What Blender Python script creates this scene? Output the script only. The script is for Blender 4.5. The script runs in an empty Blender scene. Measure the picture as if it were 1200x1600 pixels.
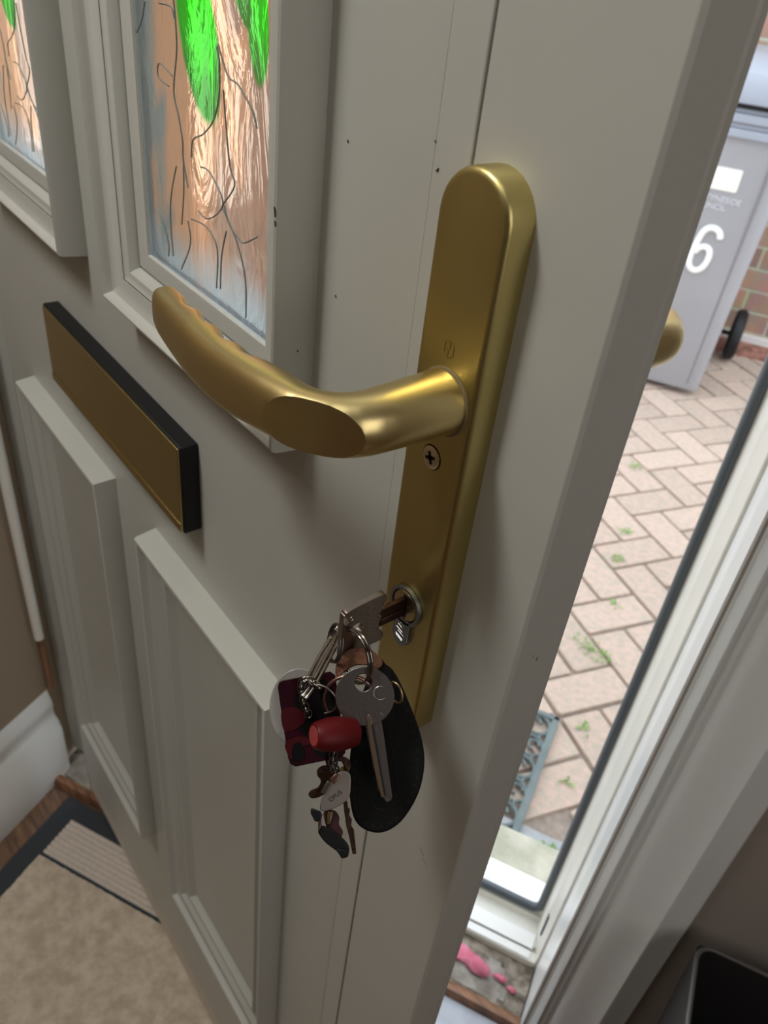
import bpy, bmesh, math, random
from mathutils import Vector, Matrix
random.seed(7)
S = bpy.context.scene
COL = S.collection
PI = math.pi
# ---------------------------------------------------------------- units
# Everything is written in millimetres in the door's own axes: x along the door towards its lock edge,
# y through the door towards the street, z up, origin at the handle spindle on the inner face of the door.
H0 = 1022.0                                   # spindle height above the hall floor
def D(x, y, z): return Vector((x, y, z + H0)) * .001
A = math.radians(28)                          # the door stands open by this angle from its frame
CA, SA = math.cos(A), math.sin(A)
def F(u, n, z): return D(u * CA - n * SA, u * SA + n * CA, z)   # frame axes: u along the threshold, n to the street

# ---------------------------------------------------------------- camera
RX = Vector((0.60045754, 0.79308163, 0.10233412))      # picture right, as measured from the vanishing points
DN = Vector((0.52112259, -0.29102438, -0.80233164))    # picture down
FW = Vector((-0.60653276, 0.53509471, -0.58804054))    # view direction
CAM = Vector((166.65, -178.0, 123.29))
FPX = 1246.95
cd = bpy.data.cameras.new('camera'); cam = bpy.data.objects.new('camera', cd); COL.objects.link(cam)
cd.sensor_fit = 'HORIZONTAL'; cd.sensor_width = 36; cd.lens = 36 * FPX / 1200
cd.clip_start = .02; cd.clip_end = 60
m = Matrix(((RX.x, -DN.x, -FW.x), (RX.y, -DN.y, -FW.y), (RX.z, -DN.z, -FW.z))).to_4x4()
m.translation = D(*CAM); cam.matrix_world = m
cd.dof.use_dof = True; cd.dof.focus_distance = .30; cd.dof.aperture_fstop = 26
S.camera = cam
# ---------------------------------------------------------------- light
S.view_settings.view_transform = 'Standard'; S.view_settings.look = 'None'
S.view_settings.gamma = 1; S.view_settings.use_curve_mapping = False
S.view_settings.exposure = 0.0
w = bpy.data.worlds.new('sky'); S.world = w; w.use_nodes = True
bg = w.node_tree.nodes['Background']; bg.inputs[0].default_value = (.86, .93, 1, 1); bg.inputs[1].default_value = 2.9
def area(name, loc, target, size, power, color):
    l = bpy.data.lights.new(name, 'AREA'); l.shape = 'RECTANGLE'; l.size, l.size_y = size; l.energy = power; l.color = color
    o = bpy.data.objects.new(name, l); COL.objects.link(o); o.location = loc
    o.rotation_euler = (target - loc).to_track_quat('-Z', 'Y').to_euler(); return o
area('ceiling_light', F(-170, -520, 1330), F(-250, -200, -1000), (.8, .8), 2.6, (1, 1, .95))
area('left_fill_light', F(-600, -330, 880), F(-250, 60, -300), (.22, .3), 8.2, (1, 1, .95))  # unseen light added to grade the door from left to right
area('side_fill_light', F(1440, -840, 450), F(100, 150, -100), (.9, 1.1), 7.5, (1, .96, .92))  # unseen light added to brighten the door edge and surround

# ---------------------------------------------------------------- materials
def mat(name, col, rough=.5, metal=0, var=0, vscale=20, bump=0, bscale=60, col2=None, coat=0, spec=.5, stretch=None, island=0):
    mt = bpy.data.materials.new(name); mt.use_nodes = True
    nt = mt.node_tree; b = nt.nodes['Principled BSDF']
    b.inputs['Base Color'].default_value = (*col, 1); b.inputs['Roughness'].default_value = rough
    b.inputs['Metallic'].default_value = metal; b.inputs['Coat Weight'].default_value = coat
    b.inputs['Specular IOR Level'].default_value = spec
    tc = nt.nodes.new('ShaderNodeTexCoord'); src = tc.outputs['Object']
    if stretch:
        mp = nt.nodes.new('ShaderNodeMapping'); mp.inputs['Scale'].default_value = stretch
        nt.links.new(src, mp.inputs[0]); src = mp.outputs[0]
    last = None
    if var or col2:
        n = nt.nodes.new('ShaderNodeTexNoise'); n.inputs['Scale'].default_value = vscale; n.inputs['Detail'].default_value = 6
        nt.links.new(src, n.inputs['Vector'])
        r = nt.nodes.new('ShaderNodeValToRGB')
        c2 = col2 or tuple(c * (1 - var) for c in col)
        r.color_ramp.elements[0].position = .35; r.color_ramp.elements[1].position = .65
        r.color_ramp.elements[0].color = (*c2, 1); r.color_ramp.elements[1].color = (*col, 1)
        nt.links.new(n.outputs[0], r.inputs[0]); last = r.outputs[0]
    if island:
        g = nt.nodes.new('ShaderNodeNewGeometry'); hs = nt.nodes.new('ShaderNodeHueSaturation')
        mr = nt.nodes.new('ShaderNodeMapRange'); mr.inputs[3].default_value = 1 - island; mr.inputs[4].default_value = 1 + island
        nt.links.new(g.outputs['Random Per Island'], mr.inputs[0]); nt.links.new(mr.outputs[0], hs.inputs['Value'])
        if last: nt.links.new(last, hs.inputs['Color'])
        else: hs.inputs['Color'].default_value = (*col, 1)
        last = hs.outputs[0]
    if last: nt.links.new(last, b.inputs['Base Color'])
    if bump:
        n = nt.nodes.new('ShaderNodeTexNoise'); n.inputs['Scale'].default_value = bscale; n.inputs['Detail'].default_value = 5
        nt.links.new(src, n.inputs['Vector'])
        bm = nt.nodes.new('ShaderNodeBump'); bm.inputs['Strength'].default_value = bump; bm.inputs['Distance'].default_value = .002
        nt.links.new(n.outputs[0], bm.inputs['Height']); nt.links.new(bm.outputs[0], b.inputs['Normal'])
    return mt

upvc = mat('aged_white_plastic', (.555, .553, .51), .42, bump=.05, bscale=150, var=.05, vscale=8)
upvc_edge = mat('aged_white_plastic_edge', (.52, .48, .44), .33, var=.06, vscale=14)
frame_m = mat('frame_plastic', (.82, .80, .73), .4, var=.08, vscale=9)
gloss_w = mat('white_gloss_paint', (.88, .89, .88), .28, bump=.25, bscale=30, coat=.25)
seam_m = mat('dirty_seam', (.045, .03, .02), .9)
gold = mat('satin_gold', (.74, .60, .29), .33, 1, bump=.02, bscale=2500)
gold_d = mat('satin_gold_plate', (.60, .50, .21), .38, 1, bump=.02, bscale=2500)
brass_pol = mat('polished_brass', (.62, .51, .23), .22, 1, bump=.02, bscale=400)
black_pl = mat('black_plastic', (.010, .010, .011), .5, spec=.3)
steel = mat('nickel_steel', (.36, .32, .30), .32, 1, bump=.06, bscale=900)
steel_d = mat('dull_nickel', (.20, .175, .17), .42, 1, bump=.05, bscale=700)
chrome = mat('chrome', (.36, .335, .31), .14, 1)
brass = mat('brass_plug', (.60, .47, .25), .3, 1, bump=.1, bscale=700)
cylgrey = mat('satin_zinc', (.32, .34, .36), .45, 1, bump=.06, bscale=900)
leather = mat('black_leather', (.006, .006, .0065), .7, spec=.2, bump=.25, bscale=900)
leather_t = mat('tan_leather', (.26, .11, .06), .55, bump=.4, bscale=600, var=.3, vscale=120)
thread = mat('stitch_holes', (.003, .003, .003), .8)
red_pl = mat('red_plastic', (.11, .003, .005), .5, spec=.3, bump=.05, bscale=300)
card_m = mat('maroon_card', (.03, .002, .009), .35, spec=.3, var=.5, vscale=60)
card_b = mat('card_black_print', (.003, .002, .003), .4, spec=.3)
card_r = mat('card_red_print', (.055, .003, .006), .4, spec=.3)
disc_m = mat('grey_token', (.35, .33, .31), .35)
silver_m = mat('silver_tag', (.62, .56, .52), .42, 1)
dark_m = mat('dark_letters', (.01, .01, .01), .5)
yellow_m = mat('yellow_plastic', (.35, .3, .03), .4)
copper = mat('worn_copper', (.40, .24, .19), .35, 1)
brown_k = mat('worn_bronze', (.12, .07, .055), .4, 1, bump=.2, bscale=500)
rubber = mat('black_rubber', (.085, .10, .115), .4)
matrub = mat('rubber_border', (.035, .04, .05), .6, bump=.3, bscale=300)
pile = mat('beige_mat_pile', (.80, .68, .55), .95, col2=(.60, .49, .38), vscale=60, bump=1.0, bscale=350, spec=.1)
ribs = mat('ribbed_mat_border', (.80, .70, .62), .95, var=.12, vscale=200, bump=.6, bscale=500, spec=.1)
rib_dark = mat('navy_mat_line', (.03, .04, .06), .8)
wallp = mat('hall_wall_paint', (.37, .32, .28), .8, bump=.15, bscale=40)
wallp_l = mat('left_wall_paint', (.36, .28, .20), .8, bump=.15, bscale=40)
ceil_m = mat('ceiling_paint', (.5, .49, .46), .9)
wood_fl = mat('wood_floor', (.26, .14, .075), .25, col2=(.11, .06, .04), vscale=16, stretch=(1, 6, 1), coat=.4)
wood_th = mat('threshold_wood', (.33, .16, .08), .4, col2=(.16, .075, .045), vscale=30, stretch=(1, 6, 1))
dirt = mat('gritty_dirt', (.38, .33, .27), .95, col2=(.09, .07, .05), vscale=60, bump=1.0, bscale=160)
cement = mat('old_mortar', (.45, .42, .38), .95, col2=(.24, .21, .18), vscale=40, bump=.8, bscale=120)
stone = mat('lichened_stone_step', (.60, .58, .48), .9, col2=(.38, .38, .29), vscale=18, bump=.6, bscale=90)
slate = mat('grey_slab', (.42, .44, .46), .85, var=.2, vscale=30, bump=.4, bscale=90)
paver = mat('block_paver', (.54, .40, .335), .9, col2=(.42, .36, .29), vscale=70, bump=.7, bscale=180, island=.10)
joint = mat('paving_sand', (.34, .28, .235), .95, var=.3, vscale=60)
rub_g = mat('grey_green_rubber', (.15, .19, .19), .6, var=.2, vscale=40)
weed = mat('green_weed', (.18, .40, .05), .7, var=.4, vscale=80)
pink = mat('pink_petal', (.80, .28, .40), .6, col2=(.62, .12, .20), vscale=50)
bin_m = mat('grey_bin_plastic', (.33, .33, .35), .45, var=.06, vscale=5, bump=.1, bscale=40)
lid_m = mat('grey_bin_lid', (.33, .36, .42), .35, var=.05, vscale=5)
white_l = mat('white_label', (.8, .78, .72), .4)
white_n = mat('white_number_paint', (.85, .86, .84), .35)
txt_m = mat('pale_embossed_text', (.62, .62, .66), .5)
redbrick_rubble = mat('red_rubble', (.36, .16, .12), .95, col2=(.14, .07, .05), vscale=30, bump=.8, bscale=80)
box_m = mat('charcoal_bin', (.022, .02, .021), .5)
rim_m = mat('charcoal_bin_rim', (.12, .115, .11), .45)
cream_pl = mat('glossy_daylight_white', (.9, .88, .82), .15, coat=.6)
pvc_far = mat('white_sill_plastic', (.9, .9, .88), .4)

def brick_mat():
    mt = bpy.data.materials.new('garden_wall_brick'); mt.use_nodes = True; nt = mt.node_tree; b = nt.nodes['Principled BSDF']
    uv = nt.nodes.new('ShaderNodeUVMap'); uv.uv_map = 'UVMap'
    t = nt.nodes.new('ShaderNodeTexBrick'); t.inputs['Scale'].default_value = 1
    t.inputs['Color1'].default_value = (.60, .36, .26, 1); t.inputs['Color2'].default_value = (.36, .24, .20, 1)
    t.inputs['Mortar'].default_value = (.62, .58, .46, 1); t.inputs['Mortar Size'].default_value = .006
    t.inputs['Mortar Smooth'].default_value = .2
    t.inputs['Brick Width'].default_value = .225; t.inputs['Row Height'].default_value = .082; t.inputs['Bias'].default_value = 0
    nt.links.new(uv.outputs[0], t.inputs['Vector'])
    n = nt.nodes.new('ShaderNodeTexNoise'); n.inputs['Scale'].default_value = 40
    mx = nt.nodes.new('ShaderNodeMixRGB'); mx.blend_type = 'MULTIPLY'; mx.inputs[0].default_value = .5
    nt.links.new(t.outputs[0], mx.inputs[1]); nt.links.new(n.outputs[1], mx.inputs[2]); nt.links.new(t.outputs[0], mx.inputs[1])
    nt.links.new(mx.outputs[0], b.inputs['Base Color']); b.inputs['Roughness'].default_value = .9
    bp = nt.nodes.new('ShaderNodeBump'); bp.inputs['Distance'].default_value = .006; bp.invert = True
    nt.links.new(t.outputs['Fac'], bp.inputs['Height']); nt.links.new(bp.outputs[0], b.inputs['Normal'])
    return mt
brickm = brick_mat()

def glass_mat(name, cols, xl, width, bump=.3, mix=.5, leaves=((.066, .078, .017, .034, .32), (.116, .090, .008, .022, .1), (.100, .104, .006, .02, .5))):
    # stained, hand-textured glass; cols = left, middle, right colours, then a bottom tint painting in the refracted white sill
    mt = bpy.data.materials.new(name); mt.use_nodes = True; nt = mt.node_tree; nt.nodes.clear()
    N = nt.nodes.new; L = nt.links.new
    out = N('ShaderNodeOutputMaterial'); tc = N('ShaderNodeTexCoord')
    mp = N('ShaderNodeMapping'); mp.inputs['Scale'].default_value = (1, 1, .4); L(tc.outputs['Object'], mp.inputs[0])
    n1 = N('ShaderNodeTexNoise'); n1.inputs['Scale'].default_value = 26; n1.inputs['Detail'].default_value = 5; n1.inputs['Distortion'].default_value = 1.0
    L(mp.outputs[0], n1.inputs['Vector'])
    sp = N('ShaderNodeSeparateXYZ'); L(tc.outputs['Object'], sp.inputs[0])
    mr = N('ShaderNodeMapRange'); mr.inputs[1].default_value = xl; mr.inputs[2].default_value = xl + width; L(sp.outputs[0], mr.inputs[0])
    ad = N('ShaderNodeMath'); ad.operation = 'MULTIPLY_ADD'; L(n1.outputs[0], ad.inputs[0]); ad.inputs[1].default_value = 1.1; L(mr.outputs[0], ad.inputs[2])
    r = N('ShaderNodeValToRGB'); e = r.color_ramp.elements
    e[0].position = .62; e[0].color = (*cols[0], 1); e[1].position = .78; e[1].color = (*cols[1], 1)
    x = e.new(1.0); x.color = (*cols[1], 1)
    d2_ = N('ShaderNodeMath'); d2_.operation = 'MULTIPLY'; d2_.inputs[1].default_value = .72; L(ad.outputs[0], d2_.inputs[0]); e[0].position *= .72; e[1].position *= .72; x.position = .80
    y = e.new(.95); y.color = (*cols[2], 1); L(d2_.outputs[0], r.inputs[0])
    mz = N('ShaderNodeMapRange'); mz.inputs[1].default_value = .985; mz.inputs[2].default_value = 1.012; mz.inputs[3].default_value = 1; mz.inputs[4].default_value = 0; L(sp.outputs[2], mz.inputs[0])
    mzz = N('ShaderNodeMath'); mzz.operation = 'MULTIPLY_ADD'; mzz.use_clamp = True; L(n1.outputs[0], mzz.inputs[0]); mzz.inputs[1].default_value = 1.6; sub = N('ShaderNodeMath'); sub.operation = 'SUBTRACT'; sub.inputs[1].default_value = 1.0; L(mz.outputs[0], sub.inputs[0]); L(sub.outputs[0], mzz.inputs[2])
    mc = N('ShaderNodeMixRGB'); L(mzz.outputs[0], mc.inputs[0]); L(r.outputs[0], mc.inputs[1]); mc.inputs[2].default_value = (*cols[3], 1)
    col = mc.outputs[0]
    # green stained leaves: distorted ellipses in the pane's own plane
    dn = N('ShaderNodeTexNoise'); dn.inputs['Scale'].default_value = 70; dn.inputs['Detail'].default_value = 4
    mp2 = N('ShaderNodeMapping'); mp2.inputs['Scale'].default_value = (1, 1, .25); L(tc.outputs['Object'], mp2.inputs[0]); L(mp2.outputs[0], dn.inputs['Vector'])
    def math_(op, a_, b_=None):
        q = N('ShaderNodeMath'); q.operation = op
        for i_, v_ in enumerate((a_, b_)):
            if v_ is None: continue
            if isinstance(v_, (int, float)): q.inputs[i_].default_value = v_
            else: L(v_, q.inputs[i_])
        return q.outputs[0]
    for (lx, lz, ra, rb, tilt) in leaves:
        X = math_('SUBTRACT', sp.outputs[0], xl + lx); Z = math_('SUBTRACT', sp.outputs[2], 1.015 + lz)
        c_, s_ = math.cos(tilt), math.sin(tilt)
        P = math_('ADD', math_('MULTIPLY', X, c_ / ra), math_('MULTIPLY', Z, s_ / ra)); Q = math_('SUBTRACT', math_('MULTIPLY', Z, c_ / rb), math_('MULTIPLY', X, s_ / rb))
        rr = math_('ADD', math_('ADD', math_('MULTIPLY', P, P), math_('MULTIPLY', Q, Q)), math_('MULTIPLY', dn.outputs[0], .5))
        mk = N('ShaderNodeMapRange'); L(rr, mk.inputs[0]); mk.inputs[1].default_value = 1.12; mk.inputs[2].default_value = 1.38; mk.inputs[3].default_value = 1; mk.inputs[4].default_value = 0
        gr = N('ShaderNodeValToRGB'); gr.color_ramp.elements[0].position = .30; gr.color_ramp.elements[0].color = (.12, .36, .09, 1); gr.color_ramp.elements[1].position = .72; gr.color_ramp.elements[1].color = (.06, 1, .02, 1)
        L(math_('ADD', math_('MULTIPLY', Q, .28), dn.outputs[0]), gr.inputs[0])
        mg = N('ShaderNodeMixRGB'); L(mk.outputs[0], mg.inputs[0]); L(col, mg.inputs[1]); L(gr.outputs[0], mg.inputs[2]); col = mg.outputs[0]
    wv = N('ShaderNodeTexNoise'); wv.inputs['Scale'].default_value = 42; wv.inputs['Detail'].default_value = 4; wv.inputs['Distortion'].default_value = 2.2
    L(mp.outputs[0], wv.inputs['Vector'])
    bp = N('ShaderNodeBump'); bp.inputs['Strength'].default_value = bump; bp.inputs['Distance'].default_value = .006
    L(wv.outputs[0], bp.inputs['Height'])
    rf = N('ShaderNodeBsdfRefraction'); rf.inputs['Roughness'].default_value = .12; rf.inputs['IOR'].default_value = 1.12
    tl = N('ShaderNodeBsdfTranslucent'); gl = N('ShaderNodeBsdfGlossy'); gl.inputs['Roughness'].default_value = .08
    for q in (rf, tl): L(col, q.inputs['Color'])
    for q in (rf, tl, gl): L(bp.outputs[0], q.inputs['Normal'])
    m1 = N('ShaderNodeMixShader'); m1.inputs[0].default_value = mix; L(rf.outputs[0], m1.inputs[1]); L(tl.outputs[0], m1.inputs[2])
    fr = N('ShaderNodeFresnel'); fr.inputs[0].default_value = 1.2
    m2 = N('ShaderNodeMixShader'); L(fr.outputs[0], m2.inputs[0]); L(m1.outputs[0], m2.inputs[1]); L(gl.outputs[0], m2.inputs[2])
    L(m2.outputs[0], out.inputs[0]); return mt
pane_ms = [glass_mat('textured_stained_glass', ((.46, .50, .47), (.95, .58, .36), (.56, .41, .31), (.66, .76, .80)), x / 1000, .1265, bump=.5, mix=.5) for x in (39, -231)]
clear_m = bpy.data.materials.new('clear_glass'); clear_m.use_nodes = True; clear_m.node_tree.nodes.clear()
_t = clear_m.node_tree.nodes.new('ShaderNodeBsdfTransparent'); _o = clear_m.node_tree.nodes.new('ShaderNodeOutputMaterial'); clear_m.node_tree.links.new(_t.outputs[0], _o.inputs[0])
def only_front(o):          # the stain and texture are on the hall face; the other faces of the plate are clear
    for p in o.data.polygons: p.material_index = 0 if p.normal.y < -.9 else 1
    return o

# ---------------------------------------------------------------- builders
def put(o, label=None, cat=None, group=None, kind=None):
    if label: o['label'] = label
    if cat: o['category'] = cat
    if group: o['group'] = group
    if kind: o['kind'] = kind
    return o
def wloc(p):
    v = Vector((0, 0, 0))
    while p: v += p.location; p = p.parent
    return v
def empty(name, loc, parent=None):
    o = bpy.data.objects.new(name, None); COL.objects.link(o); o.parent = parent
    o.location = loc - wloc(parent); o.empty_display_size = .02; return o
class MB:
    def __init__(s, T=D): s.bm = bmesh.new(); s.T = T
    def v(s, p): return s.bm.verts.new(s.T(*p))
    def face(s, vs):
        try: return s.bm.faces.new(vs)
        except ValueError: return None
    def box(s, x0, x1, y0, y1, z0, z1):
        v = [s.v((x, y, z)) for x in (x0, x1) for y in (y0, y1) for z in (z0, z1)]
        for q in ((0, 1, 3, 2), (4, 6, 7, 5), (0, 4, 5, 1), (2, 3, 7, 6), (0, 2, 6, 4), (1, 5, 7, 3)): s.face([v[i] for i in q])
        return s
    def loops(s, rings, cap=True, closed=True):
        R = [[s.v(p) for p in r] for r in rings]
        n = len(R[0])
        for a, b in zip(R, R[1:]):
            for i in range(n if closed else n - 1):
                j = (i + 1) % n; s.face([a[i], a[j], b[j], b[i]])
        if cap and closed: s.face(R[0][::-1]); s.face(R[-1])
        return s
    def prism(s, pts, a, b):          # pts -> 3-D through function a(p) and b(p)
        return s.loops([[a(*p) for p in pts], [b(*p) for p in pts]])
    def prism_hole(s, outer, hole, a, b):   # flat plate with one hole; outer and hole have the same number of points
        n = len(outer)
        o0 = [s.v(a(*p)) for p in outer]; o1 = [s.v(b(*p)) for p in outer]
        h0 = [s.v(a(*p)) for p in hole]; h1 = [s.v(b(*p)) for p in hole]
        for i in range(n):
            j = (i + 1) % n
            s.face([o0[i], o0[j], h0[j], h0[i]]); s.face([o1[j], o1[i], h1[i], h1[j]])
            s.face([o0[j], o0[i], o1[i], o1[j]]); s.face([h0[i], h0[j], h1[j], h1[i]])
        return s
    def tube(s, path, r, n=10, closed=False, taper=None):
        P = [Vector(p) for p in path]; N = len(P); rings = []
        up = None
        for i, p in enumerate(P):
            if closed: t = P[(i + 1) % N] - P[i - 1]
            else: t = P[min(i + 1, N - 1)] - P[max(i - 1, 0)]
            t.normalize()
            if up is None:
                up = Vector((0, 0, 1)) if abs(t.z) < .9 else Vector((1, 0, 0))
            up = (up - t * up.dot(t)).normalized(); sd = t.cross(up)
            rr = r if taper is None else r * taper(i / (N - 1))
            rings.append([tuple(p + (up * math.cos(2 * PI * k / n) + sd * math.sin(2 * PI * k / n)) * rr) for k in range(n)])
        if closed:
            R = [[s.v(p) for p in q] for q in rings]
            for i in range(N):
                a, b = R[i], R[(i + 1) % N]
                # pick the twist that joins best
                k0 = min(range(n), key=lambda k: (a[0].co - b[k].co).length) if i == N - 1 else 0
                for k in range(n): s.face([a[k], a[(k + 1) % n], b[(k + 1 + k0) % n], b[(k + k0) % n]])
        else: s.loops(rings)
        return s
    def lathe(s, o, ax, prof, n=32):     # prof: (distance along axis, radius)
        o = Vector(o); ax = Vector(ax).normalized()
        up = Vector((0, 0, 1)) if abs(ax.z) < .9 else Vector((1, 0, 0))
        e = (up - ax * up.dot(ax)).normalized(); f = ax.cross(e)
        return s.loops([[tuple(o + ax * d + (e * math.cos(2 * PI * k / n) + f * math.sin(2 * PI * k / n)) * max(r, .01)) for k in range(n)] for d, r in prof])
    def build(s, name, m, parent=None, base=None, smooth=0, bevel=0, seg=2):
        bmesh.ops.recalc_face_normals(s.bm, faces=s.bm.faces[:])
        if base is None and parent is None and len(s.bm.verts):
            c = sum((v.co for v in s.bm.verts), Vector()) / len(s.bm.verts); c.z = min(v.co.z for v in s.bm.verts); base = c
        org = wloc(parent) if parent else Vector((0, 0, 0))
        if base is None: base = org
        for v in s.bm.verts: v.co -= base
        me = bpy.data.meshes.new(name); s.bm.to_mesh(me); s.bm.free()
        ms = m if isinstance(m, (list, tuple)) else [m]
        for q in ms: me.materials.append(q)
        o = bpy.data.objects.new(name, me); COL.objects.link(o); o.parent = parent; o.location = base - org
        if bevel:
            b = o.modifiers.new('bevel', 'BEVEL'); b.width = bevel * .001; b.segments = seg; b.limit_method = 'ANGLE'; b.angle_limit = math.radians(35)
            if not smooth: smooth = 35
        if smooth:
            me.shade_smooth() if hasattr(me, 'shade_smooth') else [setattr(p, 'use_smooth', True) for p in me.polygons]
            try: me.set_sharp_from_angle(angle=math.radians(smooth))
            except Exception: pass
        return o
def circ(cx, cy, r, n=24, ry=None, a0=0): return [(cx + r * math.cos(a0 + 2 * PI * k / n), cy + (ry or r) * math.sin(a0 + 2 * PI * k / n)) for k in range(n)]
def rrect(x0, x1, y0, y1, r, n=5):
    out = []
    for cx, cy, a in ((x1 - r, y1 - r, 0), (x0 + r, y1 - r, PI / 2), (x0 + r, y0 + r, PI), (x1 - r, y0 + r, 1.5 * PI)):
        for k in range(n + 1): out.append((cx + r * math.cos(a + PI / 2 * k / n), cy + r * math.sin(a + PI / 2 * k / n)))
    return out
def smooth_loop(pts, sub=6, closed=True):       # Catmull-Rom
    P = [Vector(p) for p in pts]; n = len(P); out = []
    rng = range(n) if closed else range(n - 1)
    for i in rng:
        if closed: a, b, c, d = P[i - 1], P[i], P[(i + 1) % n], P[(i + 2) % n]
        else: a, b, c, d = P[max(i - 1, 0)], P[i], P[i + 1], P[min(i + 2, n - 1)]
        for k in range(sub):
            t = k / sub
            out.append(tuple(.5 * (2 * b + (c - a) * t + (2 * a - 5 * b + 4 * c - d) * t * t + (3 * b - a - 3 * c + d) * t ** 3)))
    if not closed: out.append(tuple(P[-1]))
    return out
def resample(pts, n, a0):           # closed outline -> n points by angle around the centre
    pass
def text_obj(name, body, size, ext, o, ex, ey, m, parent, T=D, align='CENTER'):
    # o, ex, ey in millimetre axes; ex = reading direction, ey = up of the letters
    c = bpy.data.curves.new(name, 'FONT'); c.body = body; c.size = size; c.extrude = ext; c.align_x = align; c.align_y = 'CENTER'
    t = bpy.data.objects.new(name, c); COL.objects.link(t)
    me = bpy.data.meshes.new_from_object(t.evaluated_get(bpy.context.evaluated_depsgraph_get())); bpy.data.objects.remove(t)
    o, ex, ey = Vector(o), Vector(ex).normalized(), Vector(ey).normalized(); ez = ex.cross(ey)
    org = wloc(parent)
    for v in me.vertices: v.co = T(*(o + ex * v.co.x + ey * v.co.y + ez * v.co.z)) - org
    me.materials.clear(); me.materials.append(m); me.name = name
    ob = bpy.data.objects.new(name, me); COL.objects.link(ob); ob.parent = parent; return ob

# ================================================================ SETTING
def struct(o, label, cat): return put(o, label, cat, kind='structure')
# floor of the hall and walls
fl = MB(F).box(-700, 1500, -2600, 285, -1080, -1022).build('floor', wood_fl)
struct(fl, 'dark brown glossy wooden floor strip beside the beige mat', 'floor')
MB_ = MB
lw = MB(F).box(-760, -642, -2600, 346, -1022, 1380).build('wall_left', wallp_l)
struct(lw, 'brown painted wall left of the door above the white skirting', 'wall')
rw = MB(F); rw.box(146, 1500, 282, 470, -1080, 1380); rw.box(-640, 146, 282, 470, 1010, 1380); rw.box(-760, -643, 346, 470, -1080, 1380)
struct(rw.build('wall_front', wallp), 'taupe wall beside the white door surround', 'wall')
struct(MB(F).box(1500, 1600, -2600, 470, -1080, 1380).build('wall_right', wallp), 'taupe side wall of the hall', 'wall')
struct(MB(F).box(-760, 1600, -2700, -2600, -1080, 1380).build('wall_back', wallp), 'taupe rear wall of the hall', 'wall')
struct(MB(F).box(-760, 1600, -2700, 470, 1380, 1440).build('ceiling', ceil_m), 'plain pale ceiling of the hall', 'ceiling')
# skirting on the left wall
prof = [(-642, -1022), (-626, -1022), (-626, -915), (-629, -910), (-629, -902), (-635, -893), (-637, -880), (-635, -872), (-635, -862), (-639, -850), (-642, -838)]
sk = MB(F); sk.loops([[(u, n, z) for u, z in prof] for n in (-2600, 322)])
struct(sk.build('baseboard_left', gloss_w, bevel=1), 'white glossy skirting board with stepped top along the left wall', 'skirting board')

# door surround (architrave) : profile (distance from opening, projection into the hall)
arch = [(0, -80), (0, 2), (5, 3.2), (7, 3.2), (12, 8), (14.5, 9.5), (15.5, 8.8), (17, 4.8), (20, 5), (21.5, 7.2), (23, 7), (25, 4.2), (28, 4.6), (32, 8), (38, 10), (50, 11.5), (62, 14), (68, 17), (71.5, 18.8), (75, 18), (80, 15.5), (96, 12), (98, 9), (98, 0)]
def architrave(name, u0, sgn, z0, label):
    mb = MB(F)
    pr = []
    for d, h in arch: pr.append((u0 + sgn * d, 285 - h))
    pr.append((u0 + sgn * 98, 365)); pr.append((u0, 365))
    pr = [(u0, 374)] + [(u0 + sgn * d, 285 - h) for d, h in arch[1:]] + [(u0 + sgn * 98, 374)]
    mb.loops([[(u, n, z) for u, n in pr] for z in (z0, 1040)])
    return struct(mb.build(name, gloss_w, smooth=32), label, 'door surround')
architrave('trim_1', 144, 1, -1022, 'white gloss moulded door surround to the right of the open doorway')
struct(MB(F).box(-643, -566, 345, 374, -1000, 1010).build('trim_2', upvc, bevel=3), 'plastic frame face between the door hinge edge and the left wall', 'door surround')
# uPVC frame : jamb with rebate and gasket, threshold
fr = empty('trim_3', F(137, 400, -1022)); struct(fr, 'cream plastic door frame around the opening with dark weather seal', 'door frame')
def jamb(sgn, u0):
    mb = MB(F)
    # from opening inwards, going towards the street
    pr = [(u0 + sgn * 6, 374), (u0, 374), (u0 - sgn * 1, 378), (u0 - sgn * 6, 402), (u0 - sgn * 7.2, 404), (u0 - sgn * 8, 409), (u0 - sgn * 11, 440), (u0 - sgn * 14, 443), (u0 - sgn * 16, 452), (u0 - sgn * 16, 470), (u0 + sgn * 6, 470)]
    mb.loops([[(u, n, z) for u, n in pr] for z in (-1022, 1010)])
    return mb.build('frame_jamb', frame_m, fr, bevel=1.2)
jamb(1, 141); jamb(-1, -566)
th = MB(F)
th.loops([[(u, n, z) for n, z in ((374, -1040), (374, -1006), (388, -1006), (389, -1012), (395, -1012), (396, -1006), (413, -1006), (414, -1014), (436, -1014), (438, -1003), (452, -1003), (452, -1040))] for u in (-566, 140)])
th.build('threshold', frame_m, fr, bevel=.8)
tw = MB(F); tw.box(-566, 131, 390.5, 412, -1005.9, -1003.5); tw.box(-566, 130, 376, 387, -1005.9, -1004)
tw.build('threshold_strip', pvc_far, fr)
# gasket loop following jamb and threshold (rounded corner)
gp = [(125 - 0, 1000)] + [(125, -960)]
path = [(125, 446, 990), (125, 446, -975)]
for k in range(1, 8):
    a = PI / 2 * k / 7; path.append((125 - 16 * (1 - math.cos(a)), 446, -975 - 16 * math.sin(a) - 6))
path += [(60, 446, -997), (-550, 446, -997)]
MB(F).tube(path, 6.4, 10).build('weather_seal', rubber, fr, smooth=60)
kp = MB(F).box(133.4, 141, 398, 404, -975, -925); kp.build('keep_slot', rubber, fr)
for z0, z1 in ((-960, -905),):
    pass
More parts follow.
